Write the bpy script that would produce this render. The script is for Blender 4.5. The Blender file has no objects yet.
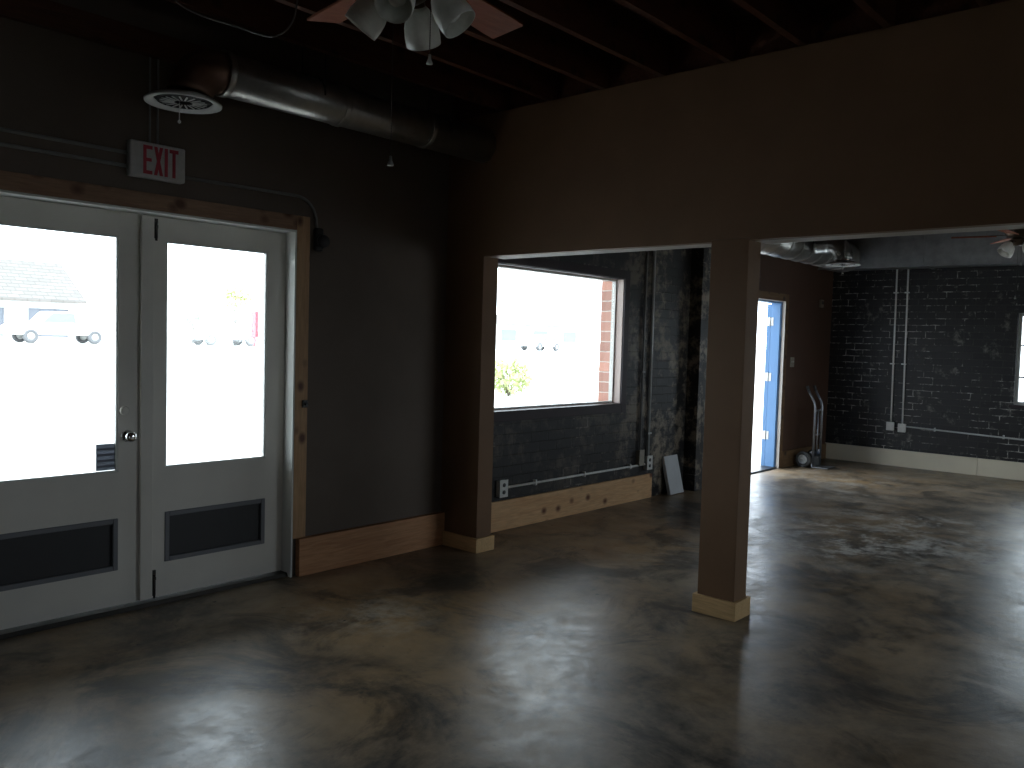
import bpy, bmesh, math, random
from mathutils import Vector, Matrix
rnd = random.Random(7)
S = bpy.context.scene
COL = S.collection
PI = math.pi

# ---------------------------------------------------------------- camera
cam_data = bpy.data.cameras.new('camera')
cam_data.sensor_fit = 'HORIZONTAL'
cam_data.sensor_width = 36.0
cam_data.lens = 835.86 / 1024 * 36.0
cam_data.clip_start, cam_data.clip_end = 0.05, 1000
cam = bpy.data.objects.new('camera', cam_data)
COL.objects.link(cam)
CF, CR, CU = Vector((0.74636, 0.66353, -0.05174)), Vector((0.66525, -0.74609, 0.02829)), Vector((0.01983, 0.05554, 0.99826))
cam.matrix_world = Matrix(((CR.x, CU.x, -CF.x, 0), (CR.y, CU.y, -CF.y, -4.2736), (CR.z, CU.z, -CF.z, 1.456), (0, 0, 0, 1)))
S.camera = cam

# ---------------------------------------------------------------- sky (bright overcast) and exposure
SKY = 6.5
w = bpy.data.worlds.new('overcast_sky')
S.world = w
w.use_nodes = True
bg = w.node_tree.nodes['Background']
bg.inputs['Color'].default_value = (0.80, 0.905, 1.0, 1)
bg.inputs['Strength'].default_value = SKY
S.view_settings.view_transform = 'Standard'
S.view_settings.look = 'None'
S.view_settings.gamma = 1
S.view_settings.exposure = 0.2
S.view_settings.use_curve_mapping = False
S.cycles.use_denoising = True
S.cycles.max_bounces = 10
S.cycles.diffuse_bounces = 5
S.cycles.glossy_bounces = 4
S.cycles.transparent_max_bounces = 12
S.cycles.sample_clamp_indirect = 6.0
S.cycles.adaptive_threshold = 0.005

def portal(loc, rot, sx, sy):
    l = bpy.data.lights.new('daylight_opening', 'AREA')
    l.shape = 'RECTANGLE'
    l.size, l.size_y = sx, sy
    l.cycles.is_portal = True
    o = bpy.data.objects.new('daylight_opening', l)
    COL.objects.link(o)
    o.location, o.rotation_euler = loc, rot
    return o
portal((1.53, .22, 1.32), (-PI/2, 0, 0), .62, 1.25)
portal((2.42, .22, 1.32), (-PI/2, 0, 0), .62, 1.25)
portal((5.33, .27, 1.475), (-PI/2, 0, 0), 1.95, 1.15)
portal((9.22, .27, 1.0), (-PI/2, 0, 0), .95, 2.02)
portal((-.6, -8.27, 1.175), (PI/2, 0, 0), 1.2, .85)
portal((7.2, -8.27, 1.4), (PI/2, 0, 0), 3.2, 1.3)
portal((11.42, -2.85, 1.41), (PI/2, 0, PI/2), 1.3, 1.1)

# ---------------------------------------------------------------- material helpers
class NT:
    def __init__(self, name):
        self.m = bpy.data.materials.new(name)
        self.m.use_nodes = True
        self.t = self.m.node_tree
        self.t.nodes.clear()
        self.out = self.n('ShaderNodeOutputMaterial')
    def n(self, kind, **kw):
        x = self.t.nodes.new(kind)
        for k, v in kw.items():
            if k.startswith('_'):
                setattr(x, k[1:], v)
            else:
                key = int(k[1:]) if k[0] == 'i' and k[1:].isdigit() else k.replace('__', ' ')
                s = x.inputs[key]
                if isinstance(v, bpy.types.NodeSocket):
                    self.t.links.new(v, s)
                else:
                    s.default_value = v
        return x
    def coords(self, scale=(1, 1, 1), rot=(0, 0, 0), loc=(0, 0, 0)):
        tc = self.n('ShaderNodeTexCoord')
        mp = self.n('ShaderNodeMapping', Vector=tc.outputs['Object'], Scale=scale, Rotation=rot, Location=loc)
        return mp.outputs[0]
    def noise(self, vec, scale, detail=4, rough=.55, dist=0):
        return self.n('ShaderNodeTexNoise', Vector=vec, Scale=scale, Detail=detail, Roughness=rough, Distortion=dist).outputs['Fac']
    def ramp(self, fac, stops):
        r = self.n('ShaderNodeValToRGB', Fac=fac)
        e = r.color_ramp.elements
        while len(e) < len(stops):
            e.new(.5)
        for el, (p, c) in zip(e, stops):
            el.position = p
            el.color = (c, c, c, 1) if not hasattr(c, '__len__') else (*c, 1)
        return r.outputs['Color']
    def mix(self, fac, a, b, mode='MIX'):
        x = self.n('ShaderNodeMix', _data_type='RGBA', _blend_type=mode)
        for s, v in ((x.inputs[0], fac), (x.inputs[6], a), (x.inputs[7], b)):
            if isinstance(v, bpy.types.NodeSocket):
                self.t.links.new(v, s)
            else:
                s.default_value = (*v, 1) if hasattr(v, '__len__') else v
        return x.outputs[2]
    def math(self, op, a, b=0.0):
        x = self.n('ShaderNodeMath', _operation=op, i0=a, i1=b)
        return x.outputs[0]
    def bump(self, h, strength=.3, dist=.01):
        return self.n('ShaderNodeBump', Height=h, Strength=strength, Distance=dist).outputs[0]
    def bsdf(self, **kw):
        b = self.n('ShaderNodeBsdfPrincipled', **kw)
        self.t.links.new(b.outputs[0], self.out.inputs[0])
        return b

def painted(name, c, rough=.55, var=.18, spec=.3, bump=.08):
    t = NT(name)
    v = t.coords()
    f = t.ramp(t.noise(v, 2.3, 5), [(.3, 1 - var), (.7, 1 + 0 * var)])
    col = t.mix(1.0, c, f, 'MULTIPLY')
    t.bsdf(Base__Color=col, Roughness=rough, Specular__IOR__Level=spec, Normal=t.bump(t.noise(v, 160, 3), bump, .003))
    return t.m

def plain(name, c, rough=.5, metal=0.0, spec=.5):
    t = NT(name)
    v = t.coords()
    f = t.ramp(t.noise(v, 30, 3), [(.3, .85), (.7, 1.0)])
    t.bsdf(Base__Color=t.mix(1.0, c, f, 'MULTIPLY'), Roughness=rough, Metallic=metal, Specular__IOR__Level=spec)
    return t.m

def wood(name, c1, c2, knot, axis='X', rough=.55, knots=True):
    t = NT(name)
    sc = {'X': (1.2, 14, 14), 'Y': (14, 1.2, 14), 'Z': (14, 14, 1.2)}[axis]
    v = t.coords(scale=sc)
    g = t.noise(v, 2.2, 6, .6, 1.2)
    col = t.mix(t.ramp(g, [(.3, 0.), (.7, 1.)]), c1, c2)
    fine = t.ramp(t.noise(t.coords(scale=tuple(s * 4 for s in sc)), 2, 3), [(.35, .82), (.65, 1.)])
    col = t.mix(1.0, col, fine, 'MULTIPLY')
    if knots:
        kc = {'X': (6.5, 9, 8), 'Y': (9, 6.5, 8), 'Z': (9, 9, 6.5)}[axis]
        vo = t.n('ShaderNodeTexVoronoi', Vector=t.coords(scale=kc, loc=(.3, .2, .4)), Scale=1.0, Randomness=.95)
        k = t.ramp(vo.outputs['Distance'], [(.12, 1.), (.30, 0.)])
        col = t.mix(k, col, knot)
    t.bsdf(Base__Color=col, Roughness=rough, Specular__IOR__Level=.35, Normal=t.bump(g, .1, .003))
    return t.m

def brick(name, axis, base, white, amount, patches, patch_col=(.22, .21, .185), bw=.215, rh=.0815, xr=None):
    t = NT(name)
    tc = t.n('ShaderNodeTexCoord')
    sp = t.n('ShaderNodeSeparateXYZ', Vector=tc.outputs['Object'])
    v = t.n('ShaderNodeCombineXYZ', X=sp.outputs['X' if axis == 'X' else 'Y'], Y=sp.outputs['Z'], Z=0.0).outputs[0]
    wob = t.n('ShaderNodeVectorMath', _operation='ADD', i0=v)
    nz = t.n('ShaderNodeTexNoise', Vector=tc.outputs['Object'], Scale=9.0, Detail=2.0)
    sc = t.n('ShaderNodeVectorMath', _operation='MULTIPLY_ADD', i0=nz.outputs['Color'], i1=(.016, .016, 0), i2=(-.008, -.008, 0))
    t.t.links.new(sc.outputs[0], wob.inputs[1])
    bt = t.n('ShaderNodeTexBrick', Vector=wob.outputs[0], Scale=1.0, Color1=(*base, 1), Color2=(base[0] * 1.5, base[1] * 1.45, base[2] * 1.4, 1),
             Mortar=(0, 0, 0, 1), Mortar__Size=.0055, Mortar__Smooth=.3, Bias=0.0, Brick__Width=bw, Row__Height=rh)
    mort = bt.outputs['Fac']
    n1 = t.noise(tc.outputs['Object'], 1.5, 6, .72, .8)
    n2 = t.noise(tc.outputs['Object'], 11, 5, .7)
    lo = .5 + .12 * (1 - amount)
    a = t.math('MULTIPLY', t.ramp(t.math('ADD', t.math('MULTIPLY', n1, .55), t.math('MULTIPLY', n2, .45)), [(lo - .02, .07), (lo + .07, 1.)]), mort)
    col = t.mix(a, bt.outputs['Color'], white)
    p = t.ramp(t.math('ADD', t.math('MULTIPLY', t.noise(t.coords(loc=(3, 1, 2)), 2.4, 4, .6), .5), t.math('MULTIPLY', t.noise(t.coords(loc=(1, 5, 2)), 10, 5, .75), .5)),
               [(patches, 0.), (patches + .08, 1.)])
    if xr:
        p = t.math('MULTIPLY', p, t.n('ShaderNodeMapRange', Value=sp.outputs['X'], i1=xr[0], i2=xr[1], i3=.25, i4=1.0).outputs[0])
    col = t.mix(t.math('MULTIPLY', p, .75), col, patch_col)
    h = t.math('SUBTRACT', t.math('MULTIPLY', n2, .4), mort)
    t.bsdf(Base__Color=col, Roughness=.5, Specular__IOR__Level=.4, Normal=t.bump(h, .6, .008))
    return t.m

def concrete_floor():
    t = NT('stained_concrete')
    v = t.coords()
    big = t.noise(v, .6, 6, .62, .8)
    mid = t.noise(v, 2.1, 8, .68, .6)
    fine = t.noise(v, 13, 7, .72)
    f = t.math('ADD', t.math('ADD', t.math('MULTIPLY', big, .34), t.math('MULTIPLY', mid, .38)), t.math('MULTIPLY', fine, .28))
    col = t.mix(t.ramp(f, [(.42, 0.), (.585, 1.)]), (.05, .042, .034), (.31, .25, .185))
    br = t.ramp(t.math('ADD', t.math('MULTIPLY', t.noise(t.coords(loc=(4, 2, 0)), .75, 5, .6), .6), t.math('MULTIPLY', mid, .4)), [(.46, 0.), (.58, 1.)])
    tc = t.n('ShaderNodeTexCoord')
    def spots(lst):
        tot = None
        for (x, y, r, s) in lst:
            d = t.n('ShaderNodeVectorMath', _operation='DISTANCE', i0=tc.outputs['Object'], i1=(x, y, 0))
            m = t.math('MULTIPLY', t.ramp(t.math('DIVIDE', d.outputs['Value'], r), [(.2, 1.), (1., 0.)]), s)
            tot = m if tot is None else t.math('MAXIMUM', tot, m)
        return tot
    # ochre stains by the doors, under the header and by the end wall
    oc = t.math('MULTIPLY', spots(((3.0, -1.05, 1.1, 1.0), (2.3, -1.7, 1.0, .7), (5.3, -1.0, 1.1, .8), (9.8, -1.1, 1.3, .9), (7.6, -1.6, .9, .4))), t.ramp(mid, [(.36, .1), (.6, 1.)]))
    col = t.mix(t.math('MULTIPLY', t.math('MAXIMUM', t.math('MULTIPLY', br, .4), oc), .9), col, (.40, .25, .11))
    dk = t.ramp(t.noise(t.coords(loc=(9, 1, 0)), 1.5, 8, .72, .8), [(.50, 0.), (.60, 1.)])
    col = t.mix(t.math('MULTIPLY', dk, .75), col, (.03, .028, .027))
    # worn pale scuffs in the far room and a few near the doors
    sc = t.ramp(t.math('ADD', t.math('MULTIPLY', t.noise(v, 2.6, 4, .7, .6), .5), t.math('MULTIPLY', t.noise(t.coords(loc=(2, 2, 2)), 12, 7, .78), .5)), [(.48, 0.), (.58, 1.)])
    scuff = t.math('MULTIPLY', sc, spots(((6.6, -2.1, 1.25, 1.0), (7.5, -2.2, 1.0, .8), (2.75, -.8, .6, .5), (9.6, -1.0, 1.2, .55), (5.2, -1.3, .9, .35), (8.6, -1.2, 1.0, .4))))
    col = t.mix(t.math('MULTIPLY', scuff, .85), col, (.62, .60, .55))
    # pits and chips
    pit = t.ramp(t.noise(t.coords(loc=(7, 7, 7)), 9, 3, .5), [(.245, 1.), (.27, 0.)])
    col = t.mix(pit, col, (.015, .014, .013))
    wear = t.ramp(t.math('ADD', t.math('MULTIPLY', t.noise(t.coords(loc=(1, 8, 3)), 1.7, 7, .7, .5), .6), t.math('MULTIPLY', fine, .4)), [(.40, 0.), (.62, 1.)])
    rg = t.math('ADD', t.math('MULTIPLY', wear, .17), .285)
    rg = t.math('ADD', rg, t.math('MULTIPLY', scuff, .2))
    spec = t.math('SUBTRACT', .52, t.math('MULTIPLY', wear, .28))
    h = t.math('ADD', t.math('MULTIPLY', t.noise(v, 5, 5, .65), .8), t.math('MULTIPLY', fine, .4))
    t.bsdf(Base__Color=col, Roughness=rg, Specular__IOR__Level=spec, Normal=t.bump(h, .26, .009))
    return t.m

def glass_mat(name, gloss=.06):
    t = NT(name)
    a = t.n('ShaderNodeBsdfTransparent', Color=(.97, .985, .98, 1))
    b = t.n('ShaderNodeBsdfGlossy', Roughness=.02)
    m = t.n('ShaderNodeMixShader', i0=gloss, i1=a.outputs[0], i2=b.outputs[0])
    t.t.links.new(m.outputs[0], t.out.inputs[0])
    return t.m

def galvanised(name, c, rough, ribs=None):
    t = NT(name)
    v = t.coords()
    n1 = t.noise(v, 9, 5, .6)
    col = t.mix(t.ramp(n1, [(.3, 0.), (.7, 1.)]), tuple(x * .7 for x in c), c)
    rg = t.math('ADD', t.math('MULTIPLY', n1, .2), rough - .1)
    kw = {}
    if ribs:
        wv = t.n('ShaderNodeTexWave', Vector=t.coords(rot=(0, .12, .18)), Scale=ribs, _bands_direction='X')
        kw['Normal'] = t.bump(wv.outputs['Fac'], .10, .004)
    t.bsdf(Base__Color=col, Metallic=.9, Roughness=rg, **kw)
    return t.m

def shingles():
    t = NT('grey_shingles')
    tc = t.n('ShaderNodeTexCoord')
    sp = t.n('ShaderNodeSeparateXYZ', Vector=tc.outputs['Object'])
    v = t.n('ShaderNodeCombineXYZ', X=sp.outputs['X'], Y=sp.outputs['Z'], Z=0.0).outputs[0]
    bt = t.n('ShaderNodeTexBrick', Vector=v, Scale=1.0, Color1=(.20, .18, .165, 1), Color2=(.165, .15, .135, 1), Mortar=(.12, .108, .10, 1), Mortar__Size=.03, Brick__Width=.9, Row__Height=.3)
    t.bsdf(Base__Color=bt.outputs['Color'], Roughness=.9)
    return t.m

def leafy(name, c1, c2):
    t = NT(name)
    col = t.mix(t.noise(t.coords(), 6, 3), c1, c2)
    t.bsdf(Base__Color=col, Roughness=.7)
    return t.m

M = {}
M['brown'] = painted('brown_wall_paint', (.20, .112, .06), .6)
M['taupe'] = painted('taupe_wall_paint', (.14, .106, .084), .6)
M['dark_brown'] = painted('dark_brown_panelling', (.095, .05, .033), .55)
M['soffit'] = painted('pale_board_edge', (.56, .51, .46), .7)
M['plaster'] = painted('dull_plaster', (.15, .12, .10), .7)
M['brick_x'] = brick('black_painted_brick', 'X', (.019, .018, .019), (.24, .21, .19), .6, .50, (.33, .27, .20), xr=(6.1, 6.9))
M['brick_y'] = brick('black_painted_brick_with_pale_joints', 'Y', (.018, .018, .020), (.50, .49, .45), .72, .565)
M['red_brick'] = brick('red_brick', 'Y', (.40, .20, .15), (.66, .58, .52), 2.2, .95, bw=2.0, rh=.092)
M['floor'] = concrete_floor()
M['pine'] = wood('knotty_pine', (.74, .47, .25), (.62, .35, .17), (.14, .05, .025))
M['pine_z'] = wood('knotty_pine_upright', (.58, .36, .19), (.46, .26, .13), (.12, .05, .03), 'Z')
M['pine_red'] = wood('reddish_pine', (.62, .33, .17), (.44, .20, .09), (.10, .04, .02), knots=False)
M['pine_shaded'] = wood('shaded_knotty_pine', (.34, .20, .12), (.26, .14, .08), (.10, .04, .02))  # same pine as the uprights, shade over the door put into the colour
M['pine_y'] = wood('clear_pine', (.74, .50, .25), (.64, .40, .19), (.2, .1, .05), 'Y', knots=False)
M['brown_wood'] = wood('brown_stained_wood', (.20, .12, .06), (.14, .075, .035), (.05, .03, .02))
M['joist'] = wood('red_brown_framing_timber', (.12, .045, .024), (.08, .03, .016), (.04, .02, .01))
M['deck'] = wood('dark_plank_decking', (.06, .028, .016), (.04, .018, .01), (.02, .01, .01), 'Y', knots=False)
M['cream'] = painted('cream_painted_board', (.76, .69, .54), .5, .12)
M['door_paint'] = painted('grey_white_door_paint', (.74, .70, .64), .45, .12)
M['jamb_paint'] = painted('white_jamb_paint', (.72, .72, .69), .5, .1)
M['kick'] = painted('charcoal_panel_paint', (.05, .048, .05), .5)
M['kick_mould'] = painted('slate_moulding_paint', (.20, .20, .215), .5)
M['glass'] = glass_mat('clear_glass')
M['chrome'] = plain('polished_chrome', (.75, .75, .75), .15, 1.0)
M['dark_metal'] = plain('dark_bronze_metal', (.06, .055, .05), .4, .8)
M['reveal'] = painted('pinkish_beige_paint', (.60, .50, .46), .6, .1)
M['black'] = plain('black_plastic', (.015, .015, .016), .4)
M['black_frame'] = painted('plum_black_frame_paint', (.045, .032, .036), .5)
M['white_plastic'] = plain('white_plastic', (.66, .66, .63), .4)
M['sign_white'] = plain('aged_white_sign_plastic', (.50, .48, .465), .45)
M['sign_red'] = plain('red_sign_lettering', (.42, .02, .04), .45)
M['grey_conduit'] = plain('grey_metal_conduit', (.60, .61, .60), .35, .3)
M['white_conduit'] = plain('white_painted_conduit', (.85, .85, .82), .4, .1)
M['dark_conduit'] = plain('grey_painted_conduit', (.24, .235, .23), .5)
M['box_tan'] = plain('tan_steel_box', (.30, .27, .22), .5)
M['duct'] = galvanised('spiral_galvanised_duct', (.55, .53, .50), .34, ribs=9)
M['duct_flat'] = galvanised('flat_galvanised_sheet', (.45, .47, .48), .42)
M['duct_elbow'] = galvanised('dull_reddish_duct', (.30, .18, .13), .5)
M['diffuser'] = painted('white_enamel', (.62, .62, .60), .4, .1)
M['grille'] = plain('black_grille', (.02, .02, .02), .5)
M['blade'] = wood('reddish_blade_veneer', (.42, .13, .06), (.33, .09, .04), (.2, .05, .02), 'X', .65, False)
M['bronze'] = plain('oiled_bronze', (.10, .07, .05), .35, .8)
M['shade'] = plain('frosted_glass_shade', (.92, .92, .86), .35)
M['blue'] = painted('blue_door_paint', (.11, .23, .42), .4, .1)
M['rubber'] = plain('grey_rubber', (.09, .09, .09), .7)
M['hub'] = plain('pale_wheel_hub', (.55, .55, .53), .5, .2)
M['dolly'] = plain('brushed_grey_tube', (.30, .31, .33), .35, .7)
M['board'] = painted('grey_board', (.62, .63, .65), .6, .25)
def film(name, c, k):
    t = NT(name)
    a = t.n('ShaderNodeBsdfDiffuse', Color=(*c, 1)); b_ = t.n('ShaderNodeBsdfTranslucent', Color=(*c, 1))
    m = t.n('ShaderNodeMixShader', i0=k, i1=a.outputs[0], i2=b_.outputs[0])
    t.t.links.new(m.outputs[0], t.out.inputs[0])
    return t.m
M['paper'] = film('grey_sign_film', (.34, .36, .40), .30)
M['paper_band'] = film('dark_sign_band', (.24, .25, .29), .22)
M['concrete_out'] = painted('pale_pavement', (.62, .61, .58), .9, .12)
M['stucco'] = painted('white_stucco', (.80, .80, .78), .8)
M['garage'] = plain('slate_garage_door', (.17, .18, .21), .6)
M['shingles'] = shingles()
M['car_white'] = plain('white_car_paint', (.78, .78, .78), .25)
M['car_silver'] = plain('silver_car_paint', (.45, .46, .48), .3, .3)
M['car_dark'] = plain('dark_car_paint', (.10, .10, .12), .3)
M['car_glass'] = plain('tinted_car_glass', (.20, .23, .26), .1)
M['tyre'] = plain('glare_greyed_tyre', (.15, .15, .155), .8)  # glare outside put into the colour: tyre black lifted to grey
M['red_post'] = plain('red_enamel', (.60, .06, .08), .5)
M['leaf'] = leafy('yellow_green_leaves', (.50, .52, .24), (.36, .42, .20))
M['leaf_dark'] = leafy('green_leaves', (.24, .32, .18), (.32, .40, .24))
M['bark'] = plain('brown_bark', (.26, .22, .18), .9)

# ---------------------------------------------------------------- mesh helpers
def B():
    return bmesh.new()

def box(bm, a, b, mat=None):
    x0, y0, z0 = a; x1, y1, z1 = b
    vs = [bm.verts.new(p) for p in ((x0, y0, z0), (x1, y0, z0), (x1, y1, z0), (x0, y1, z0), (x0, y0, z1), (x1, y0, z1), (x1, y1, z1), (x0, y1, z1))]
    if mat is not None:
        for v in vs:
            v.co = mat @ v.co
    for f in ((0, 3, 2, 1), (4, 5, 6, 7), (0, 1, 5, 4), (1, 2, 6, 5), (2, 3, 7, 6), (3, 0, 4, 7)):
        bm.faces.new([vs[i] for i in f])
    return bm

def tube(bm, pts, r, seg=14, caps=True):
    pts = [Vector(p) for p in pts]
    rs = r if hasattr(r, '__len__') else [r] * len(pts)
    rings, up = [], None
    for i, p in enumerate(pts):
        d = (pts[min(i + 1, len(pts) - 1)] - pts[max(i - 1, 0)]).normalized()
        if up is None:
            up = Vector((0, 0, 1)) if abs(d.z) < .9 else Vector((1, 0, 0))
        s = d.cross(up).normalized()
        up = s.cross(d).normalized()
        rings.append([bm.verts.new(p + rs[i] * (math.cos(2 * PI * k / seg) * s + math.sin(2 * PI * k / seg) * up)) for k in range(seg)])
    for a, b in zip(rings, rings[1:]):
        for k in range(seg):
            f = bm.faces.new((a[k], a[(k + 1) % seg], b[(k + 1) % seg], b[k])); f.smooth = True
    if caps:
        bm.faces.new(rings[0][::-1]); bm.faces.new(rings[-1])
    return bm

def lathe(bm, prof, seg=32, mat=None, close=False):
    rings = []
    for r, z in prof:
        if r < 1e-6:
            rings.append([bm.verts.new((0, 0, z))])
        else:
            rings.append([bm.verts.new((r * math.cos(2 * PI * k / seg), r * math.sin(2 * PI * k / seg), z)) for k in range(seg)])
    prs = list(zip(rings, rings[1:])) + ([(rings[-1], rings[0])] if close else [])
    for a, b in prs:
        for k in range(seg):
            k2 = (k + 1) % seg
            if len(a) == 1 and len(b) == 1:
                continue
            if len(a) == 1:
                f = bm.faces.new((a[0], b[k2], b[k]))
            elif len(b) == 1:
                f = bm.faces.new((a[k], a[k2], b[0]))
            else:
                f = bm.faces.new((a[k], a[k2], b[k2], b[k]))
            f.smooth = True
    if mat is not None:
        vs = [v for rg in rings for v in rg]
        for v in vs:
            v.co = mat @ v.co
    return bm

def prism(bm, poly, h0, h1, plane='XZ'):
    """extrude a 2-D outline; plane XZ: outline in x,z and thickness in y"""
    def P(a, b, h):
        return {'XZ': (a, h, b), 'XY': (a, b, h), 'YZ': (h, a, b)}[plane]
    lo = [bm.verts.new(P(a, b, h0)) for a, b in poly]
    hi = [bm.verts.new(P(a, b, h1)) for a, b in poly]
    n = len(poly)
    bm.faces.new(lo); bm.faces.new(hi[::-1])
    for k in range(n):
        bm.faces.new((lo[k], hi[k], hi[(k + 1) % n], lo[(k + 1) % n]))
    return bm

def obj(name, bm, mat, parent=None, bevel=0.0, seg=2, loc=None):
    bmesh.ops.recalc_face_normals(bm, faces=bm.faces)
    me = bpy.data.meshes.new(name)
    bm.to_mesh(me); bm.free()
    me.materials.append(M[mat] if isinstance(mat, str) else mat)
    o = bpy.data.objects.new(name, me)
    COL.objects.link(o)
    if loc is not None:
        o.location = loc
    if parent is not None:
        o.parent = parent
    if bevel:
        md = o.modifiers.new('bevel', 'BEVEL')
        md.width, md.segments, md.limit_method, md.angle_limit = bevel, seg, 'ANGLE', .6
        md.harden_normals = False
    return o

def tag(o, label, cat=None, group=None, kind=None):
    o['label'] = label
    if cat: o['category'] = cat
    if group: o['group'] = group
    if kind: o['kind'] = kind
    return o

def thing(name, label, cat, loc=(0, 0, 0), rotz=0, group=None, kind=None):
    o = bpy.data.objects.new(name, None)
    o.empty_display_size = .1
    COL.objects.link(o)
    o.location = loc; o.rotation_euler = (0, 0, rotz)
    return tag(o, label, cat, group, kind)

def dup(root, loc, rotz, label):
    r = root.copy(); COL.objects.link(r); r.location = loc; r.rotation_euler = (0, 0, rotz); r['label'] = label
    for ch in list(root.children):
        c = ch.copy(); COL.objects.link(c); c.parent = r
        for g in ch.children:
            d = g.copy(); COL.objects.link(d); d.parent = c
    return r

def struct(name, bm, mat, label, cat, parent=None, bevel=0.0):
    o = obj(name, bm, mat, parent, bevel)
    return tag(o, label, cat, kind='structure')

def arc(c, r, a0, a1, u, v, n=10):
    c, u, v = Vector(c), Vector(u), Vector(v)
    return [c + r * (math.cos(a0 + (a1 - a0) * k / n) * u + math.sin(a0 + (a1 - a0) * k / n) * v) for k in range(n + 1)]

# ================================================================ the setting
X1, X1B = 4.083, 4.226            # header wall faces
X2 = 11.185                       # far brick wall
XL, YB = -3.2, -8.0               # walls behind the camera
HZ0, HZ1 = 2.015, 2.956           # opening head, header top
DECK = 3.19
TH = .25                          # street wall thickness

bm = B(); box(bm, (XL - .25, YB - .25, -.2), (X2 + .25, TH, 0))
struct('floor', bm, 'floor', 'polished dark stained concrete floor with worn patches', 'floor')

bm = B(); box(bm, (XL - .25, YB - .25, DECK), (X2 + .25, TH, DECK + .06))
ceil = struct('ceiling', bm, 'deck', 'dark timber plank ceiling above open joists', 'ceiling')
jbm = B(); box(jbm, (XL, -.019, HZ1 + .002), (X1 + .048, .019, DECK - .001))
j0 = obj('joist', jbm, 'joist', ceil, loc=(0, -.49, 0))
for k in range(1, 19):
    j = j0.copy(); COL.objects.link(j); j.parent = ceil; j.location = (0, -.49 - .403 * k, 0)
jbm = B(); box(jbm, (X1B + .062, -.019, HZ1 + .002), (X2, .019, DECK - .001))
j1 = obj('joist', jbm, 'joist', ceil, loc=(0, -.29, 0))
for k in range(1, 19):
    j = j1.copy(); COL.objects.link(j); j.parent = ceil; j.location = (0, -.29 - .403 * k, 0)

bm = B(); box(bm, (X1 + .05, YB, HZ1 + .001), (X1B, -.0005, DECK - .001))
struct('trim_11', bm, 'joist', 'timber blocking between the joists on top of the header wall', 'trim')

# street wall, painted part with the double-door opening
DX0, DX1, DZ = 1.105, 2.848, 2.0705
bm = B()
box(bm, (XL - .25, 0, 0), (DX0, TH, DECK)); box(bm, (DX1, 0, 0), (X1B, TH, DECK)); box(bm, (DX0, 0, DZ), (DX1, TH, DECK))
struct('wall_front', bm, 'taupe', 'taupe painted street wall around the double glass doors', 'wall')
bm = B(); box(bm, (XL, -.045, HZ1 - .12), (X1, -.001, HZ1))
struct('trim_1', bm, 'joist', 'dark timber ledger along top of the street wall', 'trim')

# street wall, black brick part with the picture window
WX0, WX1, WZ0, WZ1 = 4.36, 6.28, .913, 2.037
bm = B()
box(bm, (X1B, 0, 0), (WX0, .07, DECK)); box(bm, (WX1, 0, 0), (7.95, .07, DECK)); box(bm, (WX0, 0, 0), (WX1, .07, WZ0)); box(bm, (WX0, 0, WZ1), (WX1, .07, DECK))
struct('wall_window', bm, 'brick_x', 'black painted brick wall below and beside the picture window', 'wall')
bm = B()
ex0, ex1, ez0, ez1 = WX0 + .012, WX1 - .012, WZ0 + .012, WZ1 - .012
box(bm, (X1B, .071, -.2), (ex0, .235, DECK)); box(bm, (ex1, .071, -.2), (7.95, .235, DECK)); box(bm, (ex0, .071, -.2), (ex1, .235, ez0)); box(bm, (ex0, .071, ez1), (ex1, .235, DECK))
struct('wall_outside', bm, 'red_brick', 'red brick outer face of the street wall seen beside the window', 'wall')
bm = B(); box(bm, (7.45, -.136, 0), (7.95, -.0005, DECK))
struct('wall_pier', bm, 'brick_x', 'blotchy black brick pier between the window and the blue door', 'pier')

# street wall, panelled part with the blue door opening
BX0, BX1, BZ = 8.76, 9.69, 2.02
bm = B()
TP = .15
box(bm, (7.95, 0, 0), (BX0, TP, DECK)); box(bm, (BX1, 0, 0), (X2 + .25, TP, DECK)); box(bm, (BX0, 0, BZ), (BX1, TP, DECK))
struct('wall_panelled', bm, 'dark_brown', 'dark brown panelled wall beside the open blue door', 'wall')

# far brick wall with its window at the right
FY0, FY1, FZ0, FZ1 = -3.45, -2.175, .875, 1.945
bm = B()
box(bm, (X2, FY1, 0), (X2 + .25, 0, DECK)); box(bm, (X2, YB - .25, 0), (X2 + .25, FY0, DECK)); box(bm, (X2, FY0, 0), (X2 + .25, FY1, FZ0)); box(bm, (X2, FY0, FZ1), (X2 + .25, FY1, DECK))
struct('wall_far', bm, 'brick_y', 'black painted brick end wall with pale mortar showing through', 'wall')

bm = B(); box(bm, (XL - .25, YB, 0), (XL, 0, DECK))
struct('wall_left', bm, 'plaster', 'brown plaster side wall behind the camera', 'wall')
KX0, KX1, KZ0, KZ1 = -1.2, .0, .75, 1.6
QX0, QX1 = 5.6, 8.8
QZ0, QZ1 = .75, 2.05
bm = B()
box(bm, (XL - .25, YB - .25, 0), (KX0, YB, DECK)); box(bm, (KX1, YB - .25, 0), (QX0, YB, DECK)); box(bm, (QX1, YB - .25, 0), (X2, YB, DECK)); box(bm, (QX0, YB - .25, 0), (QX1, YB, QZ0)); box(bm, (QX0, YB - .25, QZ1), (QX1, YB, DECK)); box(bm, (KX0, YB - .25, 0), (KX1, YB, KZ0)); box(bm, (KX0, YB - .25, KZ1), (KX1, YB, DECK))
struct('wall_back', bm, 'plaster', 'brown plaster back wall facing the street wall', 'wall')

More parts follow.
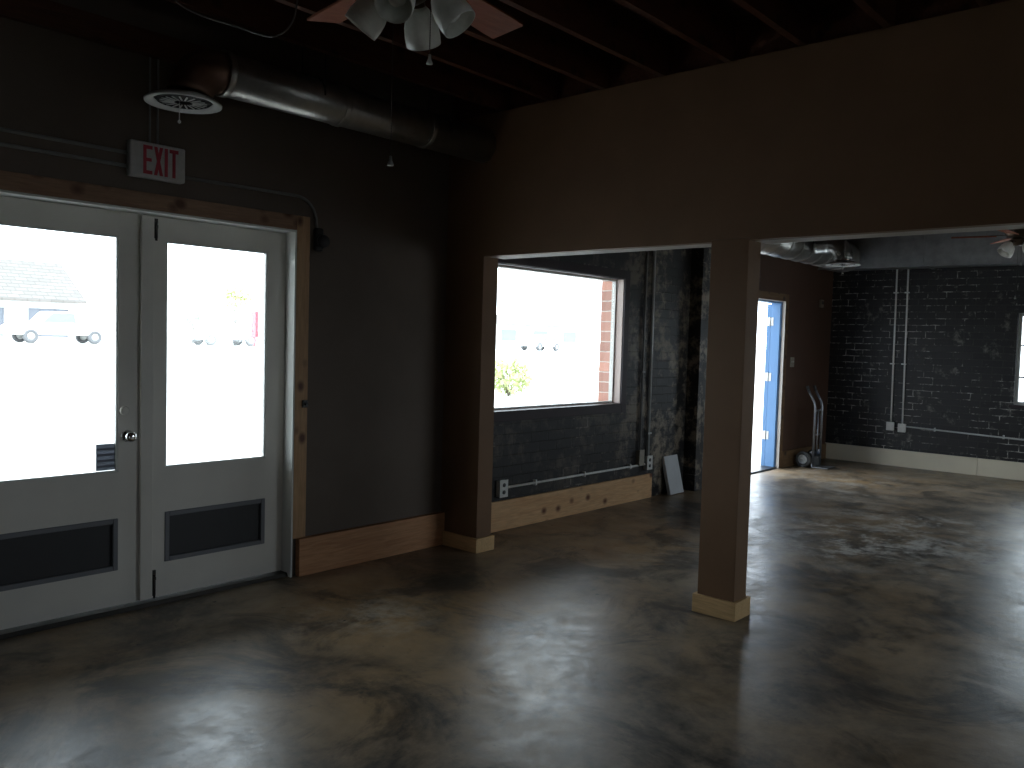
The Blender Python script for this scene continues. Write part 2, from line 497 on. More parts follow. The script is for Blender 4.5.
# dividing wall: header beam, corner stub
CY0, CY1 = -2.266, -2.048
SY = -.358
bm = B(); box(bm, (X1, YB, HZ0 + .012), (X1B + .06, -.0005, HZ1)); box(bm, (X1, CY1, HZ0), (X1 + .06, SY, HZ0 + .012)); box(bm, (X1, YB, HZ0), (X1 + .06, CY0, HZ0 + .012)); box(bm, (X1, SY, 0), (X1B, 0, HZ0 + .012))
struct('wall_header', bm, 'brown', 'brown painted header wall spanning over the two openings', 'wall')
bm = B(); box(bm, (X1 + .0605, CY1 + .001, HZ0), (X1B + .059, SY - .001, HZ0 + .0115)); box(bm, (X1 + .0605, YB, HZ0), (X1B + .059, CY0 - .001, HZ0 + .0115))
struct('trim_2', bm, 'soffit', 'pale underside board of the header opening', 'trim')
bm = B(); box(bm, (X1, CY0, 0), (X1B, CY1, HZ0 + .0118))
colm = struct('column', bm, 'brown', 'brown painted square column in the middle of the wide opening', 'column', bevel=.004)
bm = B()
b = .019
box(bm, (X1 - b, CY0 - b, 0), (X1, CY1 + b, .1)); box(bm, (X1B, CY0 - b, 0), (X1B + b, CY1 + b, .1))
box(bm, (X1, CY0 - b, 0), (X1B, CY0, .1)); box(bm, (X1, CY1, 0), (X1B, CY1 + b, .1))
tag(obj('base_trim', bm, 'pine_y', colm, .002), 'pale pine board wrapped round the foot')

# baseboards
BH = .229
bm = B(); box(bm, (2.880, -.042, 0), (X1, -.0005, BH))
struct('baseboard_front', bm, 'pine_red', 'tall reddish pine baseboard right of the double doors', 'baseboard', bevel=.002)
bm = B(); box(bm, (X1B + .02, -.025, 0), (6.83, -.0005, BH))
struct('baseboard_window', bm, 'pine', 'tall knotty pine baseboard under the picture window', 'baseboard', bevel=.002)
bm = B(); box(bm, (X1 - b, SY - b, 0), (X1 - .0005, -.043, .1)); box(bm, (X1 - .0005, SY - b, 0), (X1B + b, SY - .0005, .1))
struct('baseboard_stub', bm, 'pine_y', 'short pine baseboard wrapped round the corner wall stub', 'baseboard', bevel=.002)
bm = B(); box(bm, (BX1 + .09, -.022, 0), (X2 - .021, -.0005, .20))
struct('baseboard_corner', bm, 'brown_wood', 'brown wood baseboard behind the hand truck', 'baseboard', bevel=.002)
bm = B()
for y0, y1 in ((-1.84, -.0005), (-4.3, -1.843), (-7.99, -4.303)):
    box(bm, (X2 - .02, y0, 0), (X2 - .0005, y1, .2085))
struct('baseboard_far', bm, 'cream', 'cream painted baseboard along the black brick end wall', 'baseboard', bevel=.002)

# ---- double doors
bm = B()
box(bm, (DX1 - .001, -.02, .231), (DX1 + .088, -.0005, DZ + .085)); box(bm, (DX0 - .075, -.02, .0), (DX0 + .001, -.0005, DZ + .085))
struct('trim_3', bm, 'pine_z', 'upright pine boards either side of the double doors', 'trim', bevel=.002)
bm = B(); box(bm, (DX0 + .0015, -.02, DZ), (DX1 - .0015, -.0005, DZ + .085))
struct('trim_4', bm, 'pine_shaded', 'pine head board over the double doors', 'trim', bevel=.002)
bm = B()
J = .012
box(bm, (DX1 - J, -.018, 0), (DX1 - .0012, TH - .01, DZ - .001)); box(bm, (DX0 + .0012, -.018, 0), (DX0 + J, TH - .01, DZ - .001)); box(bm, (DX0 + J, -.018, DZ - J), (DX1 - J, TH - .01, DZ - .001))
box(bm, (DX1 - J - .014, .13, 0), (DX1 - J, .17, DZ - J)); box(bm, (DX0 + J, .13, 0), (DX0 + J + .014, .17, DZ - J)); box(bm, (DX0 + J, .13, DZ - J - .014), (DX1 - J, .17, DZ - J))
struct('trim_5', bm, 'jamb_paint', 'white painted jamb lining of the double doors', 'trim')
bm = B(); prism(bm, [(.01, .001), (.02, .022), (.19, .022), (.24, .001)], DX0 + J, DX1 - J, 'YZ')
struct('trim_6', bm, 'dark_metal', 'dark metal threshold under the double doors', 'trim')

def door_leaf(name, x0, x1, gx0, gx1, label):
    """one leaf; local origin at the left foot, faces the room along -y"""
    W = x1 - x0; y0, y1 = .0, .045
    H = DZ - J - .004 - .026
    Z = .026
    root = thing(name, label, 'door', (x0, .075, Z), kind='structure')
    g0, g1 = gx0 - x0, gx1 - x0
    a0, a1, p0, p1 = .722 - Z, 1.932 - Z, .21 - Z, .482 - Z
    bm = B()
    box(bm, (0, y0, 0), (g0, y1, H)); box(bm, (g1, y0, 0), (W, y1, H))
    box(bm, (g0, y0, 0), (g1, y1, p0)); box(bm, (g0, y0, p1), (g1, y1, a0)); box(bm, (g0, y0, a1), (g1, y1, H))
    obj('leaf_frame', bm, 'door_paint', root)
    bm = B(); box(bm, (g0, .020, a0), (g1, .025, a1))
    obj('glass_pane', bm, 'glass', root)
    def ring(x0, x1, z0, z1, wd, ya, yb):
        bm = B()
        box(bm, (x0, ya, z0), (x0 + wd, yb, z1)); box(bm, (x1 - wd, ya, z0), (x1, yb, z1))
        box(bm, (x0 + wd, ya, z0), (x1 - wd, yb, z0 + wd)); box(bm, (x0 + wd, ya, z1 - wd), (x1 - wd, yb, z1))
        return bm
    obj('glazing_bead', ring(g0, g1, a0, a1, .010, .004, .0195), 'jamb_paint', root, .002)
    bm = B(); box(bm, (g0, .014, p0), (g1, .03, p1))
    tag(obj('kick_panel', bm, 'kick', root), 'charcoal recessed lower panel')
    tag(obj('panel_moulding', ring(g0, g1, p0, p1, .026, -.006, .0135), 'kick_mould', root, .004), 'slate grey moulding round the lower panel')
    return root

LX1 = 1.966
left = door_leaf('door_1', DX0 + J + .003, LX1, 1.245, 1.856, 'left glazed door leaf with grey film sign and round knob')
right = door_leaf('door_2', LX1 + .005, DX1 - J - .003, 2.104, 2.713, 'right glazed door leaf with narrow meeting strip beside the jamb')
lx = left.location; rx = right.location
kb = B()
M4 = Matrix.Translation((1.90 - lx.x, 0, .907 - lx.z)) @ Matrix.Rotation(PI / 2, 4, 'X')
lathe(kb, [(0, 0), (.031, 0), (.031, .006), (.014, .010), (.012, .03), (.022, .036), (.028, .048), (.026, .060), (.014, .066), (0, .067)], 28, M4)
tag(obj('knob', kb, 'chrome', left), 'round chrome knob')
kb = B()
lathe(kb, [(0, 0), (.024, 0), (.024, .012), (.016, .016), (0, .016)], 24, Matrix.Translation((1.885 - lx.x, 0, 1.04 - lx.z)) @ Matrix.Rotation(PI / 2, 4, 'X'))
obj('deadbolt_plate', kb, 'door_paint', left)
bm = B(); box(bm, (-.008, -.022, .004), (.058, -.0005, 2.018))
tag(obj('meeting_strip', bm, 'door_paint', right, .003), 'raised flat strip covering the joint')
for nm, z0, z1 in (('foot_bolt', .0, .15), ('top_bolt', 1.90, 2.015)):
    bm = B(); box(bm, (.060, -.010, z0 + .012), (.082, -.0005, z1))
    tube(bm, [(.071, -.016, z0 - .0), (.071, -.016, z1 - .02)], .006, 10)
    box(bm, (.064, -.022, z1 - .05), (.078, -.004, z1 - .035))
    tag(obj(nm, bm, 'dark_metal', right), 'dark surface bolt')

# film sign on the left pane
bm = B(); box(bm, (0, 0, 0), (.098, .003, .137))
sg = tag(obj('door_sign', bm, 'paper', loc=(1.7525, .091, .734)), 'small grey film sign stuck in the corner of the left door pane', 'sign')
for z in (.016, .045, .075, .105):
    bm = B(); box(bm, (.004, -.0015, z), (.094, -.0002, z + .011))
    obj('sign_band', bm, 'paper_band', sg)

# ---- picture window
def ringXZ(x0, x1, z0, z1, wd, ya, yb):
    bm = B()
    box(bm, (x0, ya, z0), (x0 + wd, yb, z1)); box(bm, (x1 - wd, ya, z0), (x1, yb, z1))
    box(bm, (x0 + wd, ya, z0), (x1 - wd, yb, z0 + wd)); box(bm, (x0 + wd, ya, z1 - wd), (x1 - wd, yb, z1))
    return bm
win = thing('window_1', 'large picture window in the black brick street wall', 'window', (WX0, 0, WZ0), kind='structure')
w_, h_ = WX1 - WX0, WZ1 - WZ0
obj('casing', ringXZ(-.075, w_ + .075, -.075, h_ + .075, .075, -.018, -.0005), 'black_frame', win, .003)
bm = B(); box(bm, (.0005, -.0004, .007), (.0065, .070, h_ - .007)); box(bm, (w_ - .0065, -.0004, .007), (w_ - .0005, .070, h_ - .007))
tag(obj('reveal', bm, 'reveal', win), 'pinkish beige side lining')
bm = B(); box(bm, (.0005, -.03, .0005), (w_ - .0005, .070, .0065)); obj('sill', bm, 'black_frame', win)
bm = B(); box(bm, (.0005, -.0004, h_ - .0065), (w_ - .0005, .070, h_ - .0005)); obj('head_lining', bm, 'black_frame', win)
obj('sash', ringXZ(.013, w_ - .013, .013, h_ - .013, .010, .0715, .112), 'white_plastic', win)
bm = B(); box(bm, (.0235, .09, .0235), (w_ - .0235, .096, h_ - .0235))
obj('glass_pane', bm, 'glass', win)

for nm, qa, qb, za, zb, lb in (('added_window_3', KX0, KX1, KZ0, KZ1, 'unseen window added in the back wall to light the near room'), ('added_window_4', QX0, QX1, QZ0, QZ1, 'unseen wide window added in the back wall to light the far room')):
    win3 = thing(nm, lb, 'window', (qa, YB, za), kind='structure')  # both windows are out of view, added as fill light from behind
    obj('sash', ringXZ(.0005, qb - qa - .0005, .0005, zb - za - .0005, .05, -.15, -.09), 'white_plastic', win3)
    bm = B(); box(bm, (.051, -.125, .051), (qb - qa - .051, -.119, zb - za - .051))
    obj('glass_pane', bm, 'glass', win3)
# ---- far window
win2 = thing('window_2', 'window in the far black brick wall at the right edge', 'window', (X2, FY0, FZ0), kind='structure')
def ringYZ(y0, y1, z0, z1, wd, xa, xb):
    bm = B()
    box(bm, (xa, y0, z0), (xb, y0 + wd, z1)); box(bm, (xa, y1 - wd, z0), (xb, y1, z1))
    box(bm, (xa, y0 + wd, z0), (xb, y1 - wd, z0 + wd)); box(bm, (xa, y0 + wd, z1 - wd), (xb, y1 - wd, z1))
    return bm
fw, fh = FY1 - FY0, FZ1 - FZ0
obj('sash', ringYZ(.0005, fw - .0005, .0005, fh - .0005, .035, .05, .11), 'white_plastic', win2)
bm = B(); box(bm, (.075, .036, .036), (.081, fw - .036, fh - .036))
obj('glass_pane', bm, 'glass', win2)
bm = B(); box(bm, (.06, .036, fh * .29), (.10, fw - .036, fh * .29 + .018))
obj('glazing_bar', bm, 'white_plastic', win2)
bm = B(); box(bm, (.06, .036, fh * .64), (.10, fw - .036, fh * .64 + .018))
obj('glazing_bar', bm, 'white_plastic', win2)
bm = B(); box(bm, (-.03, -.04, -.035), (.049, fw + .04, -.0005))
obj('sill', bm, 'black_frame', win2, .003)

# ---- blue door and its frame
bm = B()
box(bm, (BX1, -.02, 0), (BX1 + .085, -.0005, BZ + .085)); box(bm, (BX0 - .085, -.02, 0), (BX0, -.0005, BZ + .085)); box(bm, (BX0, -.02, BZ), (BX1, -.0005, BZ + .085))
struct('trim_7', bm, 'brown_wood', 'brown wood casing round the blue door', 'trim', bevel=.002)
bm = B()
box(bm, (BX1 - .008, -.021, .0), (BX1 - .0005, .02, BZ - .0005)); box(bm, (BX0 + .0005, -.021, 0), (BX0 + .008, .02, BZ - .0005)); box(bm, (BX0 + .008, -.021, BZ - .008), (BX1 - .008, .02, BZ - .0005))
struct('trim_8', bm, 'soffit', 'pale raw wood lining edge of the blue door opening', 'trim')
bm = B()
jd = .028
box(bm, (BX1 - jd, .021, 0), (BX1 - .0005, .15, BZ - .0005)); box(bm, (BX0 + .0005, .021, 0), (BX0 + jd, .15, BZ - .0005)); box(bm, (BX0 + jd, .021, BZ - jd), (BX1 - jd, .15, BZ - .0005))
box(bm, (BX1 - jd - .012, .03, 0), (BX1 - jd, .075, BZ - jd)); box(bm, (BX0 + jd, .03, 0), (BX0 + jd + .012, .075, BZ - jd))
frame3 = struct('trim_9', bm, 'blue', 'blue painted jamb of the open street door', 'trim')
bd = thing('door_3', 'blue street door standing open outside with pale hinges', 'door', (BX1 - .026, .200, .015), kind='structure')
LW = BX1 - BX0 - 2 * jd - .006
ang = math.radians(18)
mt = Matrix.Rotation(math.radians(4), 4, 'Z')
bm = B()
box(bm, (0.0, -.045, 0), (.12, 0, 1.97), mt); box(bm, (LW - .12, -.045, 0), (LW, 0, 1.97), mt)
box(bm, (.12, -.045, 0), (LW - .12, 0, .25), mt); box(bm, (.12, -.045, .85), (LW - .12, 0, 1.0), mt); box(bm, (.12, -.045, 1.85), (LW - .12, 0, 1.97), mt)
box(bm, (.12, -.035, .25), (LW - .12, -.012, .85), mt); box(bm, (.12, -.035, 1.0), (LW - .12, -.012, 1.85), mt)
obj('leaf_panel', bm, 'blue', bd)
for z in (.33, 1.04, 1.71):
    bm = B()
    box(bm, (-.006, -.085, z), (-.0023, -.002, z + .10))
    tube(bm, [(-.010, -.044, z - .004), (-.010, -.044, z + .104)], .008, 10)
    tag(obj('hinge', bm, 'white_plastic', bd), 'pale hinge plate on the blue jamb')
bm = B(); lathe(bm, [(0, 0), (.03, 0), (.03, .006), (.012, .01), (.012, .03), (.027, .04), (.027, .055), (0, .062)], 20, mt @ Matrix.Translation((LW - .06, -.045, .95)) @ Matrix.Rotation(PI / 2, 4, 'X'))
obj('knob', bm, 'chrome', bd)
bm = B(); prism(bm, [(-.02, .001), (0, .018), (.22, .018), (.26, .001)], BX0 + .03, BX1 - .03, 'YZ')
struct('trim_10', bm, 'dark_metal', 'metal threshold under the blue door', 'trim')

# ================================================================ things in the room
# ---- exit sign
ex = thing('exit_sign', 'white exit sign with red letters on the wall above the double doors', 'sign', (1.856, -.055, 2.224))
bm = B(); box(bm, (0, 0, 0), (.285, .0545, .178))
obj('housing', bm, 'sign_white', ex, .01, 3)
def letters():
    bm = B()
    ya, yb = -.003, -.0002
    z0, z1 = .018, .160
    def bar(x0, x1, za, zb):
        box(bm, (x0, ya, za), (x1, yb, zb))
    t = .016
    x = .062
    bar(x, x + t, z0, z1); bar(x + t, x + .046, z1 - .018, z1); bar(x + t, x + .042, .081, .098); bar(x + t, x + .046, z0, z0 + .018)
    x = .117
    prism(bm, [(x, z0), (x + t, z0), (x + .046, z1), (x + .046 - t, z1)], ya, yb)
    prism(bm, [(x, z1), (x + t, z1), (x + .046, z0), (x + .046 - t, z0)], ya - .0004, yb)
    x = .172
    bar(x, x + t, z0, z1)
    x = .198
    bar(x, x + .046, z1 - .018, z1); bar(x + .015, x + .015 + t, z0, z1 - .018)
    return bm
tag(obj('lettering', letters(), 'sign_red', ex), 'red EXIT letters')

# ---- wiring round the exit sign
def conduit(name, pts, r, mat, label, straps=(), group=None, strap_mat=None, cat='conduit'):
    bm = B(); tube(bm, pts, r, 10)
    o = tag(obj(name, bm, mat), label, cat, group)
    for (p, d) in straps:          # p: centre, d: 'x' 'y' 'z' run direction + wall normal handled by small boxes
        bm = B()
        s = r + .003
        if d == 'z':               # upright on the street wall
            box(bm, (p[0] - s - .012, p[1] - s, p[2] - .008), (p[0] + s + .012, -.0003, p[2] + .008))
        elif d == 'x':
            box(bm, (p[0] - .008, p[1] - s, p[2] - s - .006), (p[0] + .008, -.0003, p[2] + s + .012))
        elif d == 'Z':             # upright on the end wall
            box(bm, (p[0] - s, p[1] - s - .012, p[2] - .008), (X2 - .0003, p[1] + s + .012, p[2] + .008))
        elif d == 'Y':
            box(bm, (p[0] - s, p[1] - .008, p[2] - s - .006), (X2 - .0003, p[1] + .008, p[2] + s + .012))
        obj('strap', bm, strap_mat or mat, o)
    return o

conduit('conduit', [(XL + .01, -.012, 2.338), (1.855, -.012, 2.338)], .009, 'dark_conduit', 'upper of two thin conduits running left from the exit sign')
conduit('conduit', [(XL + .01, -.012, 2.272), (1.855, -.012, 2.272)], .009, 'dark_conduit', 'lower of two thin conduits running left from the exit sign')
pts = [(2.142, -.012, 2.264), (2.80, -.012, 2.270)] + [tuple(p) for p in arc((2.845, -.012, 2.13), .14, PI / 2, 0, (1, 0, 0), (0, 0, 1), 8)] + [(2.989, -.012, 2.10)]
conduit('conduit', pts, .009, 'dark_conduit', 'thin conduit curving down from the exit sign to the black box')
conduit('cable', [(2.012, -.010, 2.403), (2.014, -.010, 2.955)], .005, 'dark_conduit', 'right one of two thin cables dropping to the exit sign top', cat='cable')
conduit('cable', [(1.972, -.010, 2.403), (1.970, -.010, 2.955)], .005, 'dark_conduit', 'left one of two thin cables dropping to the exit sign top', cat='cable')

bx = thing('wall_fixture', 'small black round wall fixture at the top right corner of the door casing', 'fixture', (3.0, -.0005, 2.03))
bm = B(); box(bm, (-.032, -.03, -.07), (.032, 0, .07))
obj('housing', bm, 'black', bx, .015, 3)
bm = B(); lathe(bm, [(0, 0), (.036, 0), (.040, .02), (.036, .03), (0, .027)], 24, Matrix.Translation((.012, -.031, -.01)) @ Matrix.Rotation(PI / 2, 4, 'X'))
obj('lamp_head', bm, 'black', bx)

lt = thing('door_catch', 'small black catch on the right edge of the pine door casing', 'catch', (2.895, -.0205, 1.02))
bm = B(); box(bm, (0, -.014, 0), (.034, 0, .045)); obj('plate', bm, 'black', lt, .003)
bm = B(); tube(bm, [(.017, -.014, .022), (.017, -.032, .022)], .008, 12); obj('pin', bm, 'black', lt)

# ---- duct with elbow, and its round diffuser
dz, dy, dr = 2.748, -.335, .108
du = thing('round_duct', 'round metal duct running along the street wall under the joists', 'duct', (1.975, dy, dz))
bm = B(); tube(bm, [(.20, 0, 0), (2.107, 0, 0)], dr, 36)
obj('pipe', bm, 'duct', du)
for x in (.2, .9, 1.55):
    bm = B(); tube(bm, [(x, 0, 0), (x + .035, 0, 0)], dr + .006, 36)
    obj('collar', bm, 'duct', du, .003)
bm = B()
tube(bm, arc((.20, 0, -.16), .16, PI / 2, PI * .97, (1, 0, 0), (0, 0, 1), 8), [dr - .002] * 9, 32)
tag(obj('elbow', bm, 'duct_elbow', du), 'dull elbow turning down to the diffuser')
for x in (.75, 1.7):
    bm = B(); tube(bm, arc((x, 0, 0), dr + .004, 0, PI, (0, 1, 0), (0, 0, 1), 16), .004, 6)
    tube(bm, [(x, dr, 0), (x, dr, HZ1 - dz + .1)], .004, 6); tube(bm, [(x, -dr, 0), (x, -dr, HZ1 - dz + .1)], .004, 6)
    obj('hanger_strap', bm, 'dark_metal', du)

df = thing('air_diffuser', 'white round ceiling diffuser below the duct elbow near the exit sign', 'diffuser', (1.985, -.335, 2.555))
def diffuser_parts(root):
    bm = B(); lathe(bm, [(.134, .030), (.155, .020), (.178, .004), (.176, -.004), (.155, .000), (.137, .006)], 48, close=True)
    obj('rim', bm, 'diffuser', root)
    bm = B()
    lathe(bm, [(0, .016), (.135, .016), (.135, .024), (0, .024)], 40)
    for r in (.035, .065, .095, .122):
        lathe(bm, [(r, .004), (r + .008, .014), (r + .006, .0155), (r - .002, .006)], 40, close=True)
    obj('grille', bm, 'grille', root)
    for k in range(20):
        bm = B(); prism(bm, [(.042, -.0035), (.075, -.004), (.108, -.004), (.108, .004), (.075, .004), (.042, .0035)], .0015, .0035, 'XY')
        for v in bm.verts:
            v.co = Matrix.Rotation(2 * PI * k / 20, 4, 'Z') @ v.co
        obj('louvre', bm, 'diffuser', root)
    bm = B(); tube(bm, [(-.02, .0, .005), (-.02, 0, -.085)], .0025, 8)
    lv = obj('damper_lever', bm, 'white_plastic', root)
    bm = B(); lathe(bm, [(0, -.10), (.007, -.096), (.008, -.09), (.005, -.084), (0, -.083)], 14, Matrix.Translation((-.02, 0, 0)))
    obj('lever_knob', bm, 'white_plastic', lv)
    bm = B(); tube(bm, [(0, 0, .0245), (0, 0, .0255)], .105, 32)
    obj('neck', bm, 'duct_elbow', root)
diffuser_parts(df)
df2 = dup(df, (9.17, -.87, 2.375), .4, 'white round diffuser on a shiny flexible elbow below the far ductwork')

# loose flexible cable under the joists
bm = B()
def smooth(pts, n=6):
    P = [Vector(p) for p in pts]; P = [2 * P[0] - P[1]] + P + [2 * P[-1] - P[-2]]
    out = []
    for a, b, c, d in zip(P, P[1:], P[2:], P[3:]):
        for k in range(n):
            u = k / n
            out.append(.5 * (2 * b + (c - a) * u + (2 * a - 5 * b + 4 * c - d) * u * u + (3 * b - a - 3 * c + d) * u ** 3))
    return out + [P[-2]]
tube(bm, smooth([(1.73, -.69, 2.955), (1.76, -.72, 2.87), (1.83, -.80, 2.815), (1.93, -.91, 2.775), (2.03, -1.03, 2.735), (2.09, -1.09, 2.80), (2.11, -1.11, 2.955)]), .004, 8)
tag(obj('flexible_cable', bm, 'dark_conduit'), 'sagging grey flexible cable under the joists behind the fan', 'cable')

# ---- far ductwork
fd = thing('ceiling_duct', 'large rectangular sheet metal duct along the far brick wall', 'duct', (10.62, 0, 2.49))
bm = B(); box(bm, (0, -7.9, 0), (.50, -.02, .40))
obj('trunk', bm, 'duct_flat', fd)
for y in (-.1, -1.25, -2.4, -3.55, -4.7, -5.85):
    bm = B(); box(bm, (-.012, y - .02, -.012), (-.0005, y + .02, .41)); box(bm, (-.0005, y - .02, -.012), (.50, y + .02, -.0005))
    obj('flange', bm, 'duct_flat', fd)
bm = B(); box(bm, (-.02, -7.9, -.022), (-.0125, -.02, -.002))
obj('lower_angle', bm, 'duct_flat', fd)
bd2 = thing('branch_duct', 'ribbed round metal duct joining the far rectangular duct at the left', 'duct', (7.0, -.37, 2.615))
bm = B(); tube(bm, [(0, 0, 0), (3.60, 0, 0)], .18, 36)
obj('pipe', bm, 'duct', bd2)
for k in range(13):
    bm = B(); tube(bm, [(.2 + k * .28, 0, 0), (.225 + k * .28, 0, 0)], .186, 36)
    obj('rib', bm, 'duct', bd2, .003)
bm = B(); tube(bm, [(0, 0, 0), (-.006, 0, 0)], .182, 36); obj('end_cap', bm, 'duct_flat', bd2)
hz = .0258
pts = [Vector((0, 0, .0)), Vector((0, 0, .05))] + arc((0, .14, .06), .14, PI, PI / 2, (0, 1, 0), (0, 0, 1), 10) + [Vector((0, .306, .20))]
pts = [Matrix.Rotation(-.4, 3, 'Z') @ (p + Vector((0, 0, hz))) for p in pts]
dense = []
for a, bb in zip(pts, pts[1:]):
    for k in range(4):
        dense.append(a.lerp(bb, k / 4))
dense.append(pts[-1])
bm = B(); tube(bm, dense, [.095 + (.006 if i % 2 else 0) for i in range(len(dense))], 24)
obj('hose', bm, galvanised('crinkled_foil', (.42, .43, .42), .3), df2)
bm = B(); lathe(bm, [(.100, 0), (.104, 0), (.104, .02), (.100, .02)], 24, Matrix.Translation((0, 0, .012 + hz)), close=True)
obj('clamp', bm, 'chrome', df2)

bm = B()
for dx in (-.15, .15):
    bm2 = B(); tube(bm2, [(dx, 0, .012), (dx, 0, DECK - 2.3755)], .0025, 6)
    obj('hanger_wire', bm2, 'dark_metal', df2)
bm.free()
# ---- ceiling fans
def make_fan(loc, rot, label, long_chain=.467, shade_turn=22):
    f = thing('ceiling_fan', label, 'ceiling fan', loc, 0, 'ceiling fans')
    # local z = 0 at the blade plane
    bm = B(); lathe(bm, [(0, HZ1 - loc[2] - .01), (.07, HZ1 - loc[2] - .01), (.065, HZ1 - loc[2] - .06), (.03, HZ1 - loc[2] - .085), (0, HZ1 - loc[2] - .085)], 28)
    obj('canopy', bm, 'bronze', f)
    bm = B(); tube(bm, [(0, 0, .12), (0, 0, HZ1 - loc[2] - .07)], .012, 14)
    obj('downrod', bm, 'bronze', f)
    bm = B(); lathe(bm, [(0, .13), (.05, .13), (.10, .10), (.115, .06), (.115, .02), (.095, -.01), (.06, -.02), (0, -.02)], 36)
    obj('motor_housing', bm, 'bronze', f)
    bm = B(); lathe(bm, [(0, -.0205), (.055, -.0205), (.06, -.05), (.05, -.075), (.03, -.09), (0, -.092)], 28)
    kit = obj('light_kit', bm, 'bronze', f)
    for k in range(5):
        a = rot + 2 * PI * k / 5
        mt = Matrix.Rotation(a, 4, 'Z') @ Matrix.Rotation(math.radians(-11), 4, 'X')
        bm = B()
        out = [(.18, -.052), (.25, -.058), (.50, -.066), (.552, -.066), (.557, -.061), (.557, .061), (.552, .066), (.50, .066), (.25, .058), (.18, .052)]
        prism(bm, out, 0, .007, 'XY')
        for v in bm.verts:
            v.co = mt @ v.co
        bl = obj('blade', bm, 'blade', f)
        bm = B()
        prism(bm, [(.10, -.016), (.17, -.02), (.24, -.035), (.25, 0), (.24, .035), (.17, .02), (.10, .016)], .0072, .0125, 'XY')
        for v in bm.verts:
            v.co = mt @ v.co
        obj('blade_iron', bm, 'bronze', bl)
    for k in range(4):
        a = rot + math.radians(shade_turn) + k * PI / 2
        tilt = math.radians(38)
        base = Vector((.085 * math.cos(a), .085 * math.sin(a), -.068))
        mt = Matrix.Translation(base) @ Matrix.Rotation(a, 4, 'Z') @ Matrix.Rotation(-tilt, 4, 'Y') @ Matrix.Rotation(PI, 4, 'X')
        bm = B()
        prof = [(.022, .0), (.032, .012), (.046, .035), (.054, .062), (.057, .09), (.056, .118), (.0535, .118), (.0545, .09), (.0515, .062), (.0435, .036), (.030, .014), (.020, .003)]
        lathe(bm, prof, 32, mt, close=True)
        sh = obj('lamp_shade', bm, 'shade', f)
        bm = B(); lathe(bm, [(0, -.03), (.018, -.028), (.023, -.006), (.023, .006), (0, .006)], 20, mt)
        obj('lamp_holder', bm, 'bronze', sh)
        bm = B(); lathe(bm, [(0, .007), (.013, .008), (.015, .03), (.026, .055), (.029, .072), (.02, .092), (0, .098)], 20, mt)
        obj('bulb', bm, 'shade', sh)
        bm = B(); tube(bm, [(.04 * math.cos(a), .04 * math.sin(a), -.06), (.06 * math.cos(a), .06 * math.sin(a), -.05), tuple(base - (mt.to_3x3() @ Vector((0, 0, .025))) * 1.0)], .008, 10)
        obj('lamp_arm', bm, 'bronze', sh)
    for (cx, cy, z1) in ((-.055, .01, -long_chain - .09), (.052, -.036, -.237)):
        bm = B(); tube(bm, [(cx, cy, -.08), (cx, cy, z1)], .0011, 6)
        n = 0
        z = -.085
        while z > z1 and n < 120:
            bmesh.ops.create_icosphere(bm, subdivisions=1, radius=.0019, matrix=Matrix.Translation((cx, cy, z))); z -= .008; n += 1
        ch = obj('pull_chain', bm, 'dark_metal', f)
        bm = B(); lathe(bm, [(0, .0), (.004, -.001), (.005, -.014), (.010, -.026), (.010, -.030), (0, -.031)], 16, Matrix.Translation((cx, cy, z1)))
        obj('pull_knob', bm, 'hub', ch)
    return f
fan = make_fan((1.707, -2.299, 2.56), math.radians(10), 'brown ceiling fan with four white glass shades above the near room')
fan2 = dup(fan, (8.95, -2.56, 2.56), .35, 'ceiling fan glimpsed through the opening before the far brick wall')

# ---- outlets and conduits on the street wall under the window
def outlet(name, loc, rotz, wd, ht, dp, mat, label, cat='outlet', sockets=2, group=None):
    """surface box; local +x along the wall, front towards -y"""
    o = thing(name, label, cat, loc, rotz, group)
    bm = B(); box(bm, (-wd / 2, -dp, 0), (wd / 2, -.0005, ht)); obj('back_box', bm, mat, o, .004)
    bm = B(); box(bm, (-wd / 2 - .004, -dp - .005, -.004), (wd / 2 + .004, -dp - .0003, ht + .004)); pl = obj('cover_plate', bm, mat, o, .002)
    for k in range(sockets):
        zc = ht * (.28 + .44 * k) if sockets > 1 else ht / 2
        bm = B()
        lathe(bm, [(0, 0), (.016, 0), (.016, .003), (0, .003)], 18, Matrix.Translation((0, -dp - .0052, zc)) @ Matrix.Rotation(PI / 2, 4, 'X'))
        s = obj('socket', bm, 'rubber', pl)
    return o
outlet('outlet_box', (4.70, 0, .265), 0, .085, .125, .04, 'white_plastic', 'white double outlet just right of the corner wall stub')
outlet('outlet_box', (6.75, 0, .278), 0, .085, .125, .04, 'white_plastic', 'white double outlet at the foot of the conduit beside the leaning board')
outlet('junction_box', (6.61, 0, .33), 0, .075, .14, .04, 'box_tan', 'tan blank box at the foot of the left upright window conduit', 'box', 0)
conduit('conduit', [(4.746, -.018, .328), (6.704, -.018, .328)], .010, 'white_conduit', 'level white conduit between the two outlets under the window',
        [((5.1, -.018, .328), 'x'), ((5.75, -.018, .328), 'x'), ((6.45, -.018, .328), 'x')])
conduit('conduit', [(6.61, -.018, .474), (6.61, -.018, 1.6), (6.62, -.018, 3.18)], .011, 'dark_conduit', 'left dark upright conduit beside the window', [((6.61, -.018, 1.2), 'z')])
conduit('conduit', [(6.75, -.018, .408), (6.75, -.018, 1.6), (6.735, -.018, 3.18)], .013, 'grey_conduit', 'right grey upright conduit beside the window', [((6.75, -.018, .62), 'z')])

